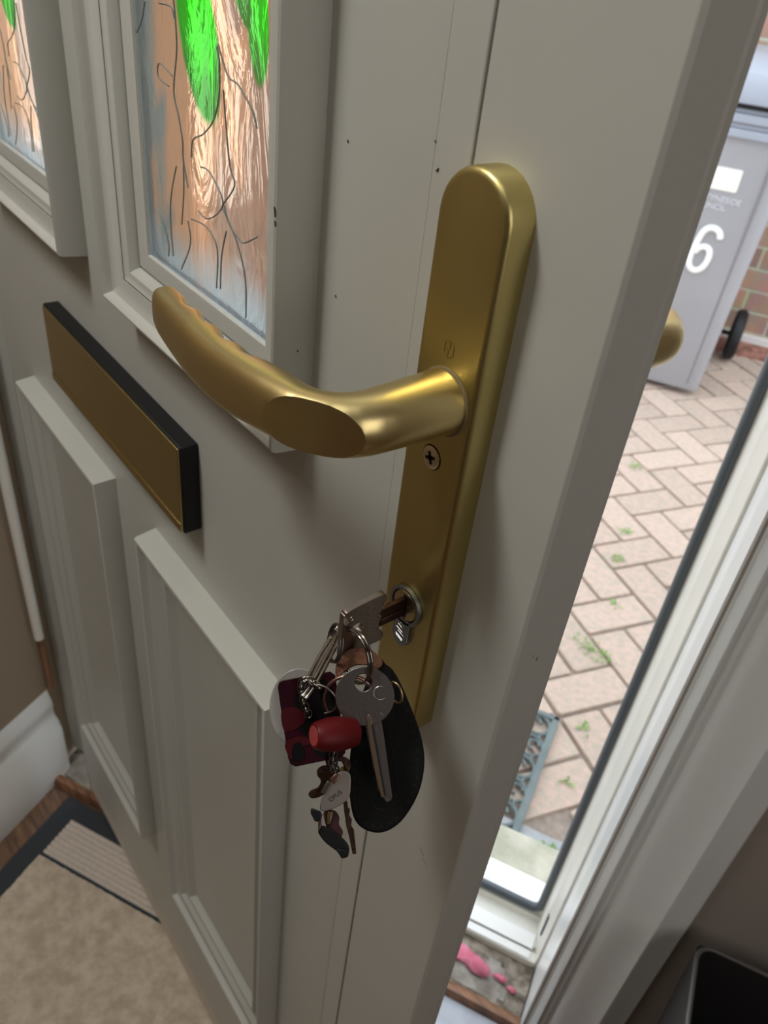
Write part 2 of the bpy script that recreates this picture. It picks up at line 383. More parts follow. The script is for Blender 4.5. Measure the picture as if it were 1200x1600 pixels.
# outside cill, timber bar and debris inside the doorway
struct(MB(F).box(-600, 146, 453, 500, -1040, -1012).build('trim_4', pvc_far, bevel=2), 'bright white plastic sill just outside the threshold', 'sill')
struct(MB(F).loops([[(u, n, z) for n, z in ((286, -1030), (286, -1014), (289, -1007), (296, -1006), (301, -1010), (303, -1030))] for u in (-642, 143)]).build('trim_5', wood_th, smooth=50), 'brown rounded wooden bar across the inside of the doorway', 'threshold bar')
mo = MB(F)
random.seed(3)
nu, nn = 90, 14
g = [[None] * (nn + 1) for _ in range(nu + 1)]
for i in range(nu + 1):
    for j in range(nn + 1):
        u = -640 + 782 * i / nu; n = 303 + 71 * j / nn
        z = -1018 + 7 * math.sin(PI * j / nn) * (.6 + .4 * math.sin(u * .045)) + random.uniform(-1.6, 1.6)
        if 108 < u: z -= 3 * random.random()
        g[i][j] = mo.v((u, n, z))
for i in range(nu):
    for j in range(nn): mo.face([g[i][j], g[i + 1][j], g[i + 1][j + 1], g[i][j + 1]])
md = mo.build('mortar_bed', [cement, dirt], smooth=60)
for p in md.data.polygons:
    c = p.center + md.location; 
    u = (c.x * CA + c.y * SA) * 1000; n = (-c.x * SA + c.y * CA) * 1000
    p.material_index = 1 if (n > 350 + 8 * math.sin(u * .09) or n < 310 or u > 112 + 6 * math.sin(n * .2)) else 0
struct(md, 'dirty grey mortar strip between wooden bar and white threshold', 'mortar')
struct(MB(F).box(-600, 146, 285, 455, -1080, -1028).build('trim_6', cement), 'rough mortar base under the threshold', 'sub-sill')
# flat strip coloured as sky reflected in the floor inside the bar
struct(MB(F).box(-60, 143, 232, 285, -1022, -1019.5).build('trim_7', mat('pale_sky_reflection', (.62, .66, .75), .4, var=.15, vscale=40)), 'pale bluish sky reflection on the floor inside the wooden bar, made as a flat strip', 'floor reflection')

# ---------------------------------------------------------------- outside ground
struct(MB(F).box(-700, 500, 500, 598, -1150, -1062).build('step_1', stone, bevel=4), 'mossy cream stone step outside the door', 'step')
struct(MB(F).box(-700, 500, 598, 640, -1160, -1098).build('trim_8', slate, bevel=1.5), 'grey slab edging between the step and the pink paving', 'edging')
struct(MB(F).box(-2500, 2200, 470, 4200, -1260, -1108).build('ground', joint), 'sandy bed showing in the joints of the paving', 'ground')
# herringbone blocks, 200 x 100 mm, laid at 45 degrees to the house
pv = MB(F); c45 = math.cos(math.radians(45)); s45 = math.sin(math.radians(45))
def inside(u, n): return 640 < n < 3150 and -1500 < u < 1100
def block(ax, ay, L, W):
    cx, cy = ax + L / 2, ay + W / 2
    u = 124 + cx * c45 + cy * s45; n = 840 - cx * s45 + cy * c45
    if not inside(u, n): return
    gmm = 4; q = rrect(-L / 2 + gmm, L / 2 - gmm, -W / 2 + gmm, W / 2 - gmm, 4, 1)
    dz = random.uniform(-1.5, 1.5)
    def mp(z, k): return lambda a, b: (124 + (cx + a * k) * c45 + (cy + b * k) * s45, 840 - (cx + a * k) * s45 + (cy + b * k) * c45, z)
    pv.loops([[mp(-1125, 1)(*p) for p in q], [mp(-1104 + dz, 1)(*p) for p in q], [mp(-1100 + dz, .975)(*p) for p in q]])
Lb = 93.5
PH = 1
for i in range(-32, 33):
    for j in range(-32, 33):
        # herringbone: unit cells of the 2:1 brick
        x = i * Lb; y = j * Lb
        k = (i - j + PH) % 4
        if k == 0: block(x, y, 2 * Lb, Lb)
        if k == 3: block(x, y, Lb, 2 * Lb)
struct(pv.build('paving', paver), 'pinkish herringbone block paving in front of the grey bin', 'paving')
# neighbour brick wall
bw = MB(F).box(-1500, 1600, 3160, 3300, -1085, 1900).build('wall_garden', brickm)
uvl = bw.data.uv_layers.new(name='UVMap')
for p in bw.data.polygons:
    for li in p.loop_indices:
        co = bw.data.vertices[bw.data.loops[li].vertex_index].co + bw.location
        uu = co.x * CA + co.y * SA; vv = co.z; nn_ = -co.x * SA + co.y * CA
        uvl.data[li].uv = (uu + nn_ + .03, vv + .012)
struct(bw, 'red brown brick wall with pale mortar behind the grey bin', 'brick wall')
ru = MB(F).loops([[(u, n, z) for n, z in ((3060, -1108), (3080, -1090), (3140, -1065), (3160, -1060), (3160, -1108))] for u in (-1500, 1600)])
struct(ru.build('trim_9', redbrick_rubble), 'crumbled reddish rubble along the foot of the brick wall', 'rubble strip')
struct(MB(F).box(-1500, 1600, 3140, 3160, -1066, -1040).build('trim_10', mat('pale_mortar_line', (.7, .68, .66), .8)), 'pale mortar line at the foot of the brick wall', 'mortar line')

# ================================================================ DOOR
dr = empty('door_1', D(-295, 25, -1015))
struct(dr, 'greyish white panelled front door standing ajar with two leaded panes', 'front door')
def slab(mb, x0, x1, z0, z1, ya, yb, holes):
    xs = sorted({x0, x1, *[h[0] for h in holes], *[h[1] for h in holes]}); zs = sorted({z0, z1, *[h[2] for h in holes], *[h[3] for h in holes]})
    def hole(i, j):
        if i < 0 or j < 0 or i >= len(xs) - 1 or j >= len(zs) - 1: return True
        cx = (xs[i] + xs[i + 1]) / 2; cz = (zs[j] + zs[j + 1]) / 2
        return any(h[0] < cx < h[1] and h[2] < cz < h[3] for h in holes)
    V = {}
    def g(i, j, y):
        if (i, j, y) not in V: V[i, j, y] = mb.v((xs[i], y, zs[j]))
        return V[i, j, y]
    for i in range(len(xs) - 1):
        for j in range(len(zs) - 1):
            if hole(i, j): continue
            mb.face([g(i, j, ya), g(i + 1, j, ya), g(i + 1, j + 1, ya), g(i, j + 1, ya)])
            mb.face([g(i, j, yb), g(i, j + 1, yb), g(i + 1, j + 1, yb), g(i + 1, j, yb)])
            if hole(i - 1, j): mb.face([g(i, j, ya), g(i, j + 1, ya), g(i, j + 1, yb), g(i, j, yb)])
            if hole(i + 1, j): mb.face([g(i + 1, j, ya), g(i + 1, j, yb), g(i + 1, j + 1, yb), g(i + 1, j + 1, ya)])
            if hole(i, j - 1): mb.face([g(i, j, ya), g(i, j, yb), g(i + 1, j, yb), g(i + 1, j, ya)])
            if hole(i, j + 1): mb.face([g(i, j + 1, ya), g(i + 1, j + 1, ya), g(i + 1, j + 1, yb), g(i, j + 1, yb)])
ZT = 940
GZ1 = 780
panes = [(-291, -94.5), (-561, -365)]
holes = [(a + 35, b - 35, -36.5, GZ1 - 35) for a, b in panes]
lf = MB(); slab(lf, -637, -32.5, -960, ZT, 0, 42, holes); leaf = lf.build('door_panel', upvc, dr, bevel=.6)
b2 = MB().box(-32.2, -15.9, -.7, 42, -960, ZT); b2.build('lock_side_bead', upvc, dr, bevel=.5)
st = MB().loops([[(x, y, z) for x, y in ((-14.8, -.4), (46.5, -.4), (48, 1), (49.5, 17), (50.2, 17.6), (50.2, 21), (49.0, 21.6), (22, 21.8), (20, 60), (-14.8, 60))] for z in (-1010, ZT)])
st.build('lock_stile', upvc_edge if False else upvc, dr, bevel=.4)
MB().box(-34, -14, 2, 41, -1005, ZT - 5).build('seam', seam_m, dr)
MB().box(-637, -15.5, 1.5, 42, -1008, -961).build('bottom_rail', mat('pale_bottom_strip', (.72, .66, .57), .7, var=.1, vscale=60), dr, bevel=1)  # bottom strip in a paler cream than the door face
MB().box(-640, -636, 0, 60, -1008, ZT).build('hinge_edge', upvc, dr)
def ring(x0, x1, z0, z1, prof, name, m_=upvc):
    mb = MB()
    R = []
    for d, h in prof: R.append([mb.v(p) for p in ((x0 + d, -h, z0 + d), (x1 - d, -h, z0 + d), (x1 - d, -h, z1 - d), (x0 + d, -h, z1 - d))])
    for a, b in zip(R, R[1:]):
        for i in range(4): mb.face([a[i], a[(i + 1) % 4], b[(i + 1) % 4], b[i]])
    return mb
gprof = [(-1.5, -.5), (-.3, 16.5), (.6, 18.6), (2, 19), (3.2, 17.8), (4, 15.5), (5, 13.8), (10, 11.5), (14.5, 10.4), (15, 9.6), (15.6, 10.2), (18, 8.8), (20.5, 8.6), (23, 6.5), (24.3, 3.0), (25.2, 3.0), (26.2, 4.4), (32, 3.4), (34.2, 2.6), (35, 1.4), (35, -6)]
for a, b in panes:
    r = ring(a, b, -71.5, GZ1, gprof, 'x').build('glazing_bead', upvc, dr, smooth=30)
# decorative groove dirt lines along the glazing beads
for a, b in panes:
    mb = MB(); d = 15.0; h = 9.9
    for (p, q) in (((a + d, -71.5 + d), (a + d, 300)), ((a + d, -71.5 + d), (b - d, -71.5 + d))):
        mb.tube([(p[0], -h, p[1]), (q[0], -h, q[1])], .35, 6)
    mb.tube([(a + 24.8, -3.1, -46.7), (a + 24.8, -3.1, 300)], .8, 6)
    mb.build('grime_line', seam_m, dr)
pprof = [(-1.5, -.5), (-.2, 16), (.6, 17.6), (2, 18), (3.5, 17.2), (5, 13.5), (6, 12.2), (12, 11.2), (15, 8), (16.5, 6.8), (23, 6.4), (25, 8.4), (28, 8.2), (31, 4), (33, 2.2), (34, 2)]
for a, b in ((-284, -97), (-553, -361)):
    mb = ring(a, b, -748, -251, pprof, 'x')
    r = [mb.v(p) for p in ((a + 34, -2, -714), (b - 34, -2, -714), (b - 34, -2, -285), (a + 34, -2, -285))]
    mb.face(r); bmesh.ops.remove_doubles(mb.bm, verts=mb.bm.verts[:], dist=1e-5)
    mb.build('lower_panel', upvc, dr, smooth=30)
# panes : glass plate, lead lines, green leaves
def lead(mb, pts, r=.38, y=-1.9): mb.tube([(p[0], y, p[1]) for p in smooth_loop([(a, b) for a, b in pts], 5, False)], r, 6)
for k, (a, b) in enumerate(panes):
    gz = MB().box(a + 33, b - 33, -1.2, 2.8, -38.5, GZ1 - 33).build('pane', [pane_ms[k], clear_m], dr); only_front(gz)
    x0 = a + 35; 
    ld = MB()
    for pts in ([(45, 89), (46, 82), (46, 70), (41, 53), (45, 43), (48, 33), (48, 25), (52, 13)], [(3, 71), (10, 77), (15, 85)], [(45, 82), (42, 86), (30, 86)], [(57, 28), (59, 36), (70, 41), (80, 49), (85, 59), (86, 71), (84, 77)], [(85, 78), (93, 68), (102, 66), (113, 59), (117, 53)], [(89, 62), (91, 48), (94, 33), (98, 26), (87, 15)], [(66, 26), (74, 26), (84, 20), (87, 15), (81, 9), (71, 4), (62, 5)], [(54, -1), (68, 0), (77, -3), (81, -10), (79, -27)], [(88, 15), (93, 8), (102, 4), (107, 4), (118, 10)], [(87, 13), (98, 4), (105, -6), (108, -16), (108, -31)], [(40, 20), (33, 6), (30, -7), (31, -27)], [(13, -8), (20, -12), (26, -22), (25, -29)], [(50, -3), (52, -14), (40, -31)], [(48, 25), (47, 10), (43, -7)], [(40, 59), (27, 62), (25, 56), (36, 54)], [(83, -26), (85, -9), (90, 4)], [(8, 300), (40, 280), (80, 300), (120, 280)]):
        lead(ld, [(x0 + p, q) for p, q in pts])
    ld.build('lead_lines', mat('lead_came' + str(k), (.22, .25, .24), .5), gz, smooth=60)
# scuffs and chips in the plastic, dark lines with a shape of their own
sf = MB()
for x, y, z, dx, dz in ((-96, -19.2, 36, .8, -3.5), (-95.5, -19.1, 31, .6, -2), (-79, -.2, 62, .4, -.8), (-80, -.2, 5, .5, -.7), (-92, -9, -22, .5, -.6), (-33, -.3, 72, 1.2, -1.2), (-30, -.9, 64, .8, .9), (-20, -.9, 30, .4, .4), (-25, -.2, -96, .4, -2.2), ):
    sf.tube([(x, y, z), (x + dx * .6, y, z + dz * .4), (x + dx, y, z + dz)], .28, 5)
sf.build('scuff_marks', seam_m, dr)
sf = MB()
for x, y, z, dx, dz in ((24, -.5, -241, 3.5, -3), (27, -.5, -246, 4, -2), (50.4, 8, -88, .2, 2)): sf.tube([(x, y, z), (x + dx, y, z + dz)], .22, 5)
sf.build('faint_scratch', mat('faint_scratch', (.26, .25, .23), .8), dr)
# letter plate
lp = empty('letter_plate', D(-326, 0, -198), dr); put(lp, 'letter plate with gold flap in black surround')
MB().box(-444, -208, -12, 0, -198, -134).build('surround', black_pl, lp, bevel=1)
MB().box(-442, -209.5, -13.2, -11, -197, -135.2).build('flap', brass_pol, lp, bevel=.5)
MB().box(-441, -210, -13.9, -13, -196.8, -190.5).build('flap_lip', brass_pol, lp, bevel=.3)

# ---------------------------------------------------------------- handle (inner and outer), children of the door
def stadium(cx, hw, z0, z1, n=14, flat_bottom=False, rb=None):
    pts = [(cx + hw * math.cos(PI * k / n), z1 - hw + hw * math.sin(PI * k / n)) for k in range(n + 1)]
    rb = rb or hw
    pts += [(cx - hw + rb - rb * math.cos(PI / 2 * k / 6), z0 + rb - rb * math.sin(PI / 2 * k / 6)) for k in range(7)]
    pts += [(cx + hw - rb + rb * math.sin(PI / 2 * k / 6), z0 + rb - rb * math.cos(PI / 2 * k / 6)) for k in range(7)]
    return pts
def offs(pts, d, cx, z0, z1, hw):
    out = []
    for x, z in pts:
        if z > z1 - hw: c = Vector((cx, z1 - hw))
        else: c = None
        if c is not None:
            v = Vector((x, z)) - c; v *= (hw - d) / hw; out.append((c.x + v.x, c.y + v.y))
        else:
            out.append((cx + (x - cx) * (hw - d) / hw, max(z, z0 + d) if z < z0 + 8 else z))
    return out
def lever_sections(side=1, full=True):
    # centre path in (x, y): neck comes out of the plate, turns, runs along -x ; per section half depth (across path) and half height
    secs = []
    for y in (-11.3, -14, -22, -31, -38): secs.append(((0, y), (1, 0), 11.2 - (abs(y) - 11) * .035, 11.2 - (abs(y) - 11) * .03, 0))
    cx, cy, R = -20, -38, 20
    for k in range(1, 9):
        a = PI / 2 * k / 8
        c = (cx + R * math.cos(a), cy - R * math.sin(a)); d = (math.cos(a), -math.sin(a))
        t = k / 8
        secs.append((c, d, 10.3 - 2.3 * t, 10.3 + .2 * t, -2 * t))
    L = [(-30, -58.5, 8, 10.6, -3), (-42, -58.8, 7.9, 10.8, -4.8), (-54, -58.6, 7.8, 11, -6.6), (-66, -58, 7.7, 11, -8), (-78, -57, 7.6, 11, -8.8), (-90, -55.6, 7.5, 11, -9.2), (-102, -54, 7.2, 10.4, -10), (-114, -52.2, 6.9, 9.9, -10.6), (-123, -50.8, 6.6, 9.4, -11), (-129, -49.8, 6.0, 8.8, -11), (-132.5, -49.2, 5, 7.6, -11), (-134.2, -49, 3, 5, -11)]
    for x, y, hd, hh, dz in L:
        secs.append(((x, y), (.12 * min(1, max(0, (-x - 50) / 60)), -1), hd, hh, dz))
    return secs
def make_lever(name, parent, mirror=None, m_=gold):
    mb = MB(); rings = []
    n = 48
    # densify
    S_ = lever_sections(); dense = []
    for i in range(len(S_) - 1):
        for k in range(3):
            t = k / 3; a, b = S_[i], S_[i + 1]
            dense.append(tuple([tuple(a[0][j] * (1 - t) + b[0][j] * t for j in (0, 1)), tuple(a[1][j] * (1 - t) + b[1][j] * t for j in (0, 1)), *[a[j] * (1 - t) + b[j] * t for j in (2, 3, 4)]]))
    dense.append(S_[-1])
    for (c, d, hd, hh, dz) in dense:
        dv = Vector(d).normalized(); R = []
        e = 2 / (2.0 + 1.1 * min(1, max(0, (-c[0] - 10) / 30)))
        sc = 0
        if -116 < c[0] < -42: sc = 3.4 * (.5 - .5 * math.cos((c[0] + 42) / 74 * 2 * PI * 4)) * 1
        for k in range(n):
            th = 2 * PI * k / n; cs, sn = math.cos(th), math.sin(th)
            a = math.copysign(abs(cs) ** e, cs) * hd; b = math.copysign(abs(sn) ** e, sn) * hh
            if a < 0 and sc: a += sc * abs(cs) ** .4           # finger hollows on the side facing the door
            p = (c[0] + dv.x * a, c[1] + dv.y * a, dz + b)
            R.append(p)
        rings.append(R)
    mb.loops(rings)
    # the flat slanting facet on the outside of the elbow
    p0 = D(10.6, -47, 0); p1 = D(-24, -67.4, 0)
    nrm = Vector((-(p1 - p0).y, (p1 - p0).x, 0)).normalized()
    if nrm.y > 0: nrm = -nrm
    nrm = (nrm + Vector((0, 0, -.05))).normalized()
    res = bmesh.ops.bisect_plane(mb.bm, geom=mb.bm.verts[:] + mb.bm.edges[:] + mb.bm.faces[:], plane_co=p0, plane_no=nrm, clear_outer=True, dist=1e-6)
    ed = [e_ for e_ in res['geom_cut'] if isinstance(e_, bmesh.types.BMEdge)]
    bmesh.ops.contextual_create(mb.bm, geom=ed)
    if mirror is not None:
        for v in mb.bm.verts: v.co.y = mirror * .001 - v.co.y
    return mb.build(name, m_, parent, bevel=1.9, seg=4, smooth=40)
hd = empty('door_handle', D(-1, -5, -157), dr); put(hd, 'satin gold lever handle on a long rounded plate')
def backplate(parent, y0, s):
    mb = MB(); P = stadium(-1, 15.2, -157, 73, rb=3)
    R = []
    for d, h in ((0, 0), (0, 9.2), (.35, 10.2), (1.1, 10.9), (2.3, 11.2), (15.0, 11.2)):
        q = P if d == 0 else (offs(P, d, -1, -157, 73, 15.2) if d < 14 else None)
        if q: R.append([(x, y0 - s * h, z) for x, z in q])
    mb.loops(R)
    return mb.build('backplate', gold_d, parent, smooth=40)
backplate(hd, 0, 1)
MB().lathe((0, -11.1, 0), (0, -1, 0), [(0, 11.9), (.7, 11.9), (.8, 11.3)], 40).build('lever_collar', mat('collar_cream', (.22, .17, .09), .5), hd, smooth=40)
make_lever('lever', hd)
# screw with pozidrive recess
sc = MB().lathe((-1.2, -11.1, -22.5), (0, -1, 0), [(0, 4.3), (.5, 4.3), (.85, 3.4), (.95, 0)], 32).build('screw', mat('pale_brass', (.78, .68, .46), .25, 1), hd, smooth=50)
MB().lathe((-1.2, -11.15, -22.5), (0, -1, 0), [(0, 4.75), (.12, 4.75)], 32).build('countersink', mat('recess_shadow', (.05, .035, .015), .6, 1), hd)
cr = MB()
for a in (20, 65, 110, 155):
    ln = 2.4 if a in (20, 110) else 1.2; wd = .6 if a in (20, 110) else .2
    c, s_ = math.cos(math.radians(a)), math.sin(math.radians(a))
    q = [(-ln, -wd), (ln, -wd), (ln, wd), (-ln, wd)]
    cr.prism(q, lambda p, z: (-1.2 + p * c - z * s_, -12.0, -22.5 + p * s_ + z * c), lambda p, z: (-1.2 + p * c - z * s_, -12.12, -22.5 + p * s_ + z * c))
cr.build('cross_recess', mat('recess_dark', (.04, .025, .012), .6, 1), sc)
# hexagonal maker's mark
lg = MB(); hx = [(0, 3.1), (2.1, 1.7), (2.1, -1.7), (0, -3.1), (-2.1, -1.7), (-2.1, 1.7)]
lg.tube([(-1.2 + a, -11.22, 18 + b) for a, b in hx], .16, 6, closed=True)
lg.tube([(-1.0, -11.22, 20.6), (-1.0, -11.22, 18.4), (-.4, -11.22, 17.9)], .14, 6); lg.tube([(-1.5, -11.22, 15.4), (-1.5, -11.22, 17.4), (-2.1, -11.22, 18)], .14, 6)
lg.build('stamped_mark', mat('stamp_dark', (.22, .14, .05), .5, 1), hd)
# outer handle on the street side
ho = empty('outer_door_handle', D(-1, 65, -157), dr); put(ho, 'outer gold lever seen past the door edge')
backplate(ho, 60, -1)
make_lever('lever', ho, mirror=62)
# lock cylinder
cy = empty('lock_cylinder', D(-1.2, -12, -115), dr); put(cy, 'grey profile lock cylinder with brass plug')
o = circ(-1.2, -92, 8.9, 40); h = circ(-1.2, -92, 7.4, 40)
MB().prism_hole(o, h, lambda x, z: (x, -11.3, z), lambda x, z: (x, -13.2, z)).build('cylinder_ring', cylgrey, cy, bevel=.2)
q = [(-5.9, -98.4), (3.5, -98.4), (3.5, -108.6)] + [(-1.2 + 4.7 * math.cos(PI * k / 10), -108.6 - 4.7 * math.sin(PI * k / 10)) for k in range(11)] + [(-5.9, -108.6)]
MB().prism(q, lambda x, z: (x, -11.3, z), lambda x, z: (x, -13.2, z)).build('cylinder_tail', cylgrey, cy, bevel=.3)
MB().lathe((-1.2, -11.2, -92), (0, -1, 0), [(0, 7.0), (1.3, 7.0), (1.7, 6.6)], 36).build('plug', brass, cy, smooth=40)
MB().box(-2.2, .1, -13.2, -12.7, -97.6, -86.5).build('keyway', dark_m, cy)
text_obj('tail_lettering', 'NZ4', .0048, .00015, (-1.2, -13.3, -106.5), (0, 0, -1), (1, 0, 0), mat('bright_stamp', (.6, .62, .6), .3, 1), cy, T=lambda x, y, z: D(x, y, z)) if False else None
mk = MB()
for (z, x0, x1) in ((-101.2, -3.4, -2.2), (-101.6, -1.6, 1.2), (-103, -2.8, 1.0), (-105, -3.4, .4), (-106.5, -2.4, 1.6), (-108.6, -3.4, 1.0), (-109.4, -3.2, .8)):
    mk.tube([(x0, -13.25, z + .4), (x1, -13.25, z - .4)], .13, 5)
mk.build('stamped_marks', mat('bright_stamp2', (.5, .52, .52), .3, 1), cy)

# ================================================================ KEY BUNCH
def B(px, py, d):            # bunch coordinates -> millimetre door axes
    a = (px - 600) / FPX * d; b = (py - 800) / FPX * d
    return tuple(CAM + RX * a + DN * b + FW * d)
def flat(name, pts, d, th, m_, parent=None, base=None, tilt=(0, 0), bevel=.25, hole=None, sm=35):
    # plate facing the viewer side of the bunch; tilt = (change of depth per px right, per px down) about the first point
    cx = sum(p[0] for p in pts) / len(pts); cy = sum(p[1] for p in pts) / len(pts)
    f0 = lambda x, y: B(x, y, d + tilt[0] * (x - cx) + tilt[1] * (y - cy))
    f1 = lambda x, y: B(x, y, d + th + tilt[0] * (x - cx) + tilt[1] * (y - cy))
    mb = MB()
    if hole: mb.prism_hole(pts, hole, f0, f1)
    else: mb.prism(pts, f0, f1)
    return mb.build(name, m_, parent, base=base, bevel=bevel, smooth=sm)
# 1 key in the lock
k1 = empty('key', D(-1.3, -11, -92)); put(k1, 'square headed nickel key pushed into the door lock', 'key', 'keys of the bunch')
ol = [(-43.6, -101.5), (-43.8, -84), (-43.2, -81.6), (-41, -80.2), (-27, -79.2), (-24.3, -80.2), (-23.9, -83), (-25.6, -86), (-26, -89), (-25.2, -91), (-25.9, -94), (-25.6, -97.4), (-23.6, -100), (-22.8, -102), (-23.6, -103.8), (-26, -104.4), (-41.6, -103.6)]
ol = smooth_loop(ol, 3)
hl = circ(-36.6, -91.8, 3.0, len(ol)); 
# align hole start with outline by angle
def align(outer, c, r):
    return [(c[0] + r * math.cos(math.atan2(y - c[1], x - c[0])), c[1] + r * math.sin(math.atan2(y - c[1], x - c[0]))) for x, y in outer]
hl = align(ol, (-36.6, -91.8), 3.0)
MB().prism_hole(ol, hl, lambda y, z: (-2.8, y, z), lambda y, z: (-.2, y, z)).build('key_head', steel, k1, bevel=.35)
kb = MB(); kb.box(-2.6, -.5, -26.2, -13.4, -96.9, -87.6); kb.box(-.7, 0, -25.5, -13.4, -95.2, -92.6)
kb.build('key_blade', brown_k, k1, bevel=.3)
em = MB(); random.seed(11)
for cx_, n_ in ((-26.6, 9), (-29.4, 7), (-32.2, 10)):
    for k in range(n_):
        z = -82.5 - k * 2.0; em.tube([(-.1, cx_ - .5, z), (-.1, cx_ + random.uniform(-.1, .5), z - random.uniform(.2, .8)), (-.1, cx_ + .4, z - 1.1)], .19, 5)
em.tube([(-.1, -40 + .9 * math.cos(t * .6), -84.5 + .9 * math.sin(t * .6)) for t in range(10)], .12, 5)
em.build('stamped_lettering', mat('stamp_light', (.75, .66, .60), .3, 1), k1)
# 2 hanging round key
d2 = 296
k2 = empty('key', D(*B(570, 1087, d2))); put(k2, 'round headed nickel cylinder key hanging from the small ring', 'key', 'keys of the bunch')
ol = []
for k in range(56):
    a = 2 * PI * k / 56; ol.append((570 + 46.5 * math.cos(a), 1088 + 46.5 * math.sin(a)))
hl = align(ol, (567.5, 1066.5), 13.5)
def kp(x, y, z_=0): return B(x, y, d2 + z_)
MB().prism_hole(ol, hl, lambda x, y: B(x, y, d2), lambda x, y: B(x, y, d2 + 2.0)).build('key_head', steel_d, k2, bevel=.3)
bl = [(571, 1128), (596, 1126), (600, 1150), (613, 1244), (611, 1251), (604, 1254), (599, 1247), (596, 1246), (594, 1238), (590, 1232), (587, 1212), (583, 1198), (580, 1180), (576, 1160), (573, 1146)]
flat('key_blade', bl, d2 + .1, 1.9, steel_d, k2, bevel=.2)
flat('blade_ridge', [(572, 1122), (576, 1116), (580, 1122), (589, 1175), (602, 1243), (596, 1246), (588, 1215), (578, 1165)], d2 - .5, 1.0, mat('bright_blade', (.62, .48, .36), .3, 1), k2, bevel=.2)
flat('blade_groove', [(580, 1132), (584, 1134), (603, 1243), (600, 1243)], d2 - .6, .3, dark_m, k2, bevel=0)
er = MB(); er.tube([B(594 + 10.5 * math.cos(t * PI / 12), 1083 + 10.5 * math.sin(t * PI / 12), d2 - .05) for t in range(24)], .16, 6, closed=True)
er.tube([B(594, 1113, d2 - .05), B(600, 1118, d2 - .05)], .2, 6)
er.build('stamped_circle', mat('stamp_light2', (.5, .45, .42), .3, 1), k2)
for tx, yy in (('U', 1078), ('30', 1088)):
    text_obj('stamped_text', tx, 2.9, .06, B(594, yy, d2 - .1), RX, -DN, mat('stamp_light3', (.5, .45, .42), .3, 1), k2)
# rings
def ring3(name, cx, cy, d, a, b, rot, dz, r, m_, label, cat='key ring', coils=2, group='split rings of the key bunch', base=None, slope=0):
    # ellipse in view of semi axes a, b px turned by rot degrees; dz = depth swing in mm
    mb = MB(); c, s_ = math.cos(math.radians(rot)), math.sin(math.radians(rot))
    for q in range(coils):
        pts = []
        for k in range(48):
            t = 2 * PI * k / 48; x = a * math.cos(t); y = b * math.sin(t)
            pts.append(B(cx + x * c - y * s_, cy + x * s_ + y * c, d + dz * math.sin(t) - slope * math.cos(t) + q * r * .4) if True else None)
        off = (RX * math.cos(math.radians(rot + 90)) + DN * math.sin(math.radians(rot + 90))) * (q - (coils - 1) / 2) * r * 2.0
        off += FW * (q - .5) * r * .6 if coils > 1 else Vector()
        mb.tube([tuple(Vector(p) + off) for p in pts], r, 8, closed=True)
    o_ = mb.build(name, m_, None, smooth=60); put(o_, label, cat, group); return o_
ring3('split_ring', 556, 1026, 300, 43, 21, 75, 8, .62, chrome, 'small bright split ring linking the lock key and the round headed key')
ring3('split_ring', 503, 1035, 304, 62, 5, 118, 1, .75, chrome, 'larger split ring seen nearly edge on left of the small ring', slope=8)
ring3('split_ring', 524, 1005, 306, 30, 10, 95, 5, .5, steel_d, 'dark split ring just behind the head of the lock key')
ring3('split_ring', 546, 1092, 300, 40, 36, 0, 3, .7, copper, 'coppery ring curving out from behind the round key head', coils=1)
ring3('split_ring', 618, 1082, 304, 17, 9, 70, 2, .5, brass, 'little brass ring peeping out right of the round key head', coils=1)
# 3 leather fob
fo = empty('key_fob', D(*B(602, 1180, 310))); put(fo, 'black teardrop leather key fob with stitched edge', 'key fob')
fp = [(585, 1042), (606, 1040), (622, 1060), (640, 1100), (655, 1140), (663, 1180), (660, 1218), (648, 1252), (626, 1284), (600, 1300), (574, 1298), (555, 1282), (547, 1250), (545, 1205), (551, 1150), (562, 1095)]
fps = smooth_loop(fp, 5)
flat('leather_body', fps, 309, 3, leather, fo, bevel=.8)
ctr = (603, 1190); ho_ = MB()
L_ = smooth_loop(fp, 7)
acc = 0; last = L_[0]
for p in L_[1:]:
    acc += math.hypot(p[0] - last[0], p[1] - last[1]); last = p
    if acc > 13:
        acc = 0; dx, dy = ctr[0] - p[0], ctr[1] - p[1]; l = math.hypot(dx, dy); x, y = p[0] + dx / l * 10, p[1] + dy / l * 10
        if y > 1090: ho_.lathe(B(x, y, 309.05), -FW, [(0, .55), (.12, .5)], 8)
ho_.build('stitch_holes', thread, fo)
em = MB(); em.tube([B(x, y, 308.9) for x, y in ((606, 1140), (614, 1180), (622, 1230), (625, 1246), (618, 1256), (600, 1266), (584, 1262))], .3, 6); em.build('embossed_line', thread, fo)
st_ = MB(); 
q = smooth_loop([(524, 1050), (530, 1026), (548, 1014), (572, 1012), (586, 1020), (598, 1034), (590, 1046), (576, 1040), (556, 1040), (538, 1050), (530, 1060)], 4)
flat('strap', q, 306, 3, leather_t, fo, bevel=.6)
flat('strap_end', [(588, 1030), (597, 1030), (612, 1050), (622, 1075), (612, 1082), (592, 1062)], 307.5, 3, leather, fo, bevel=.5)
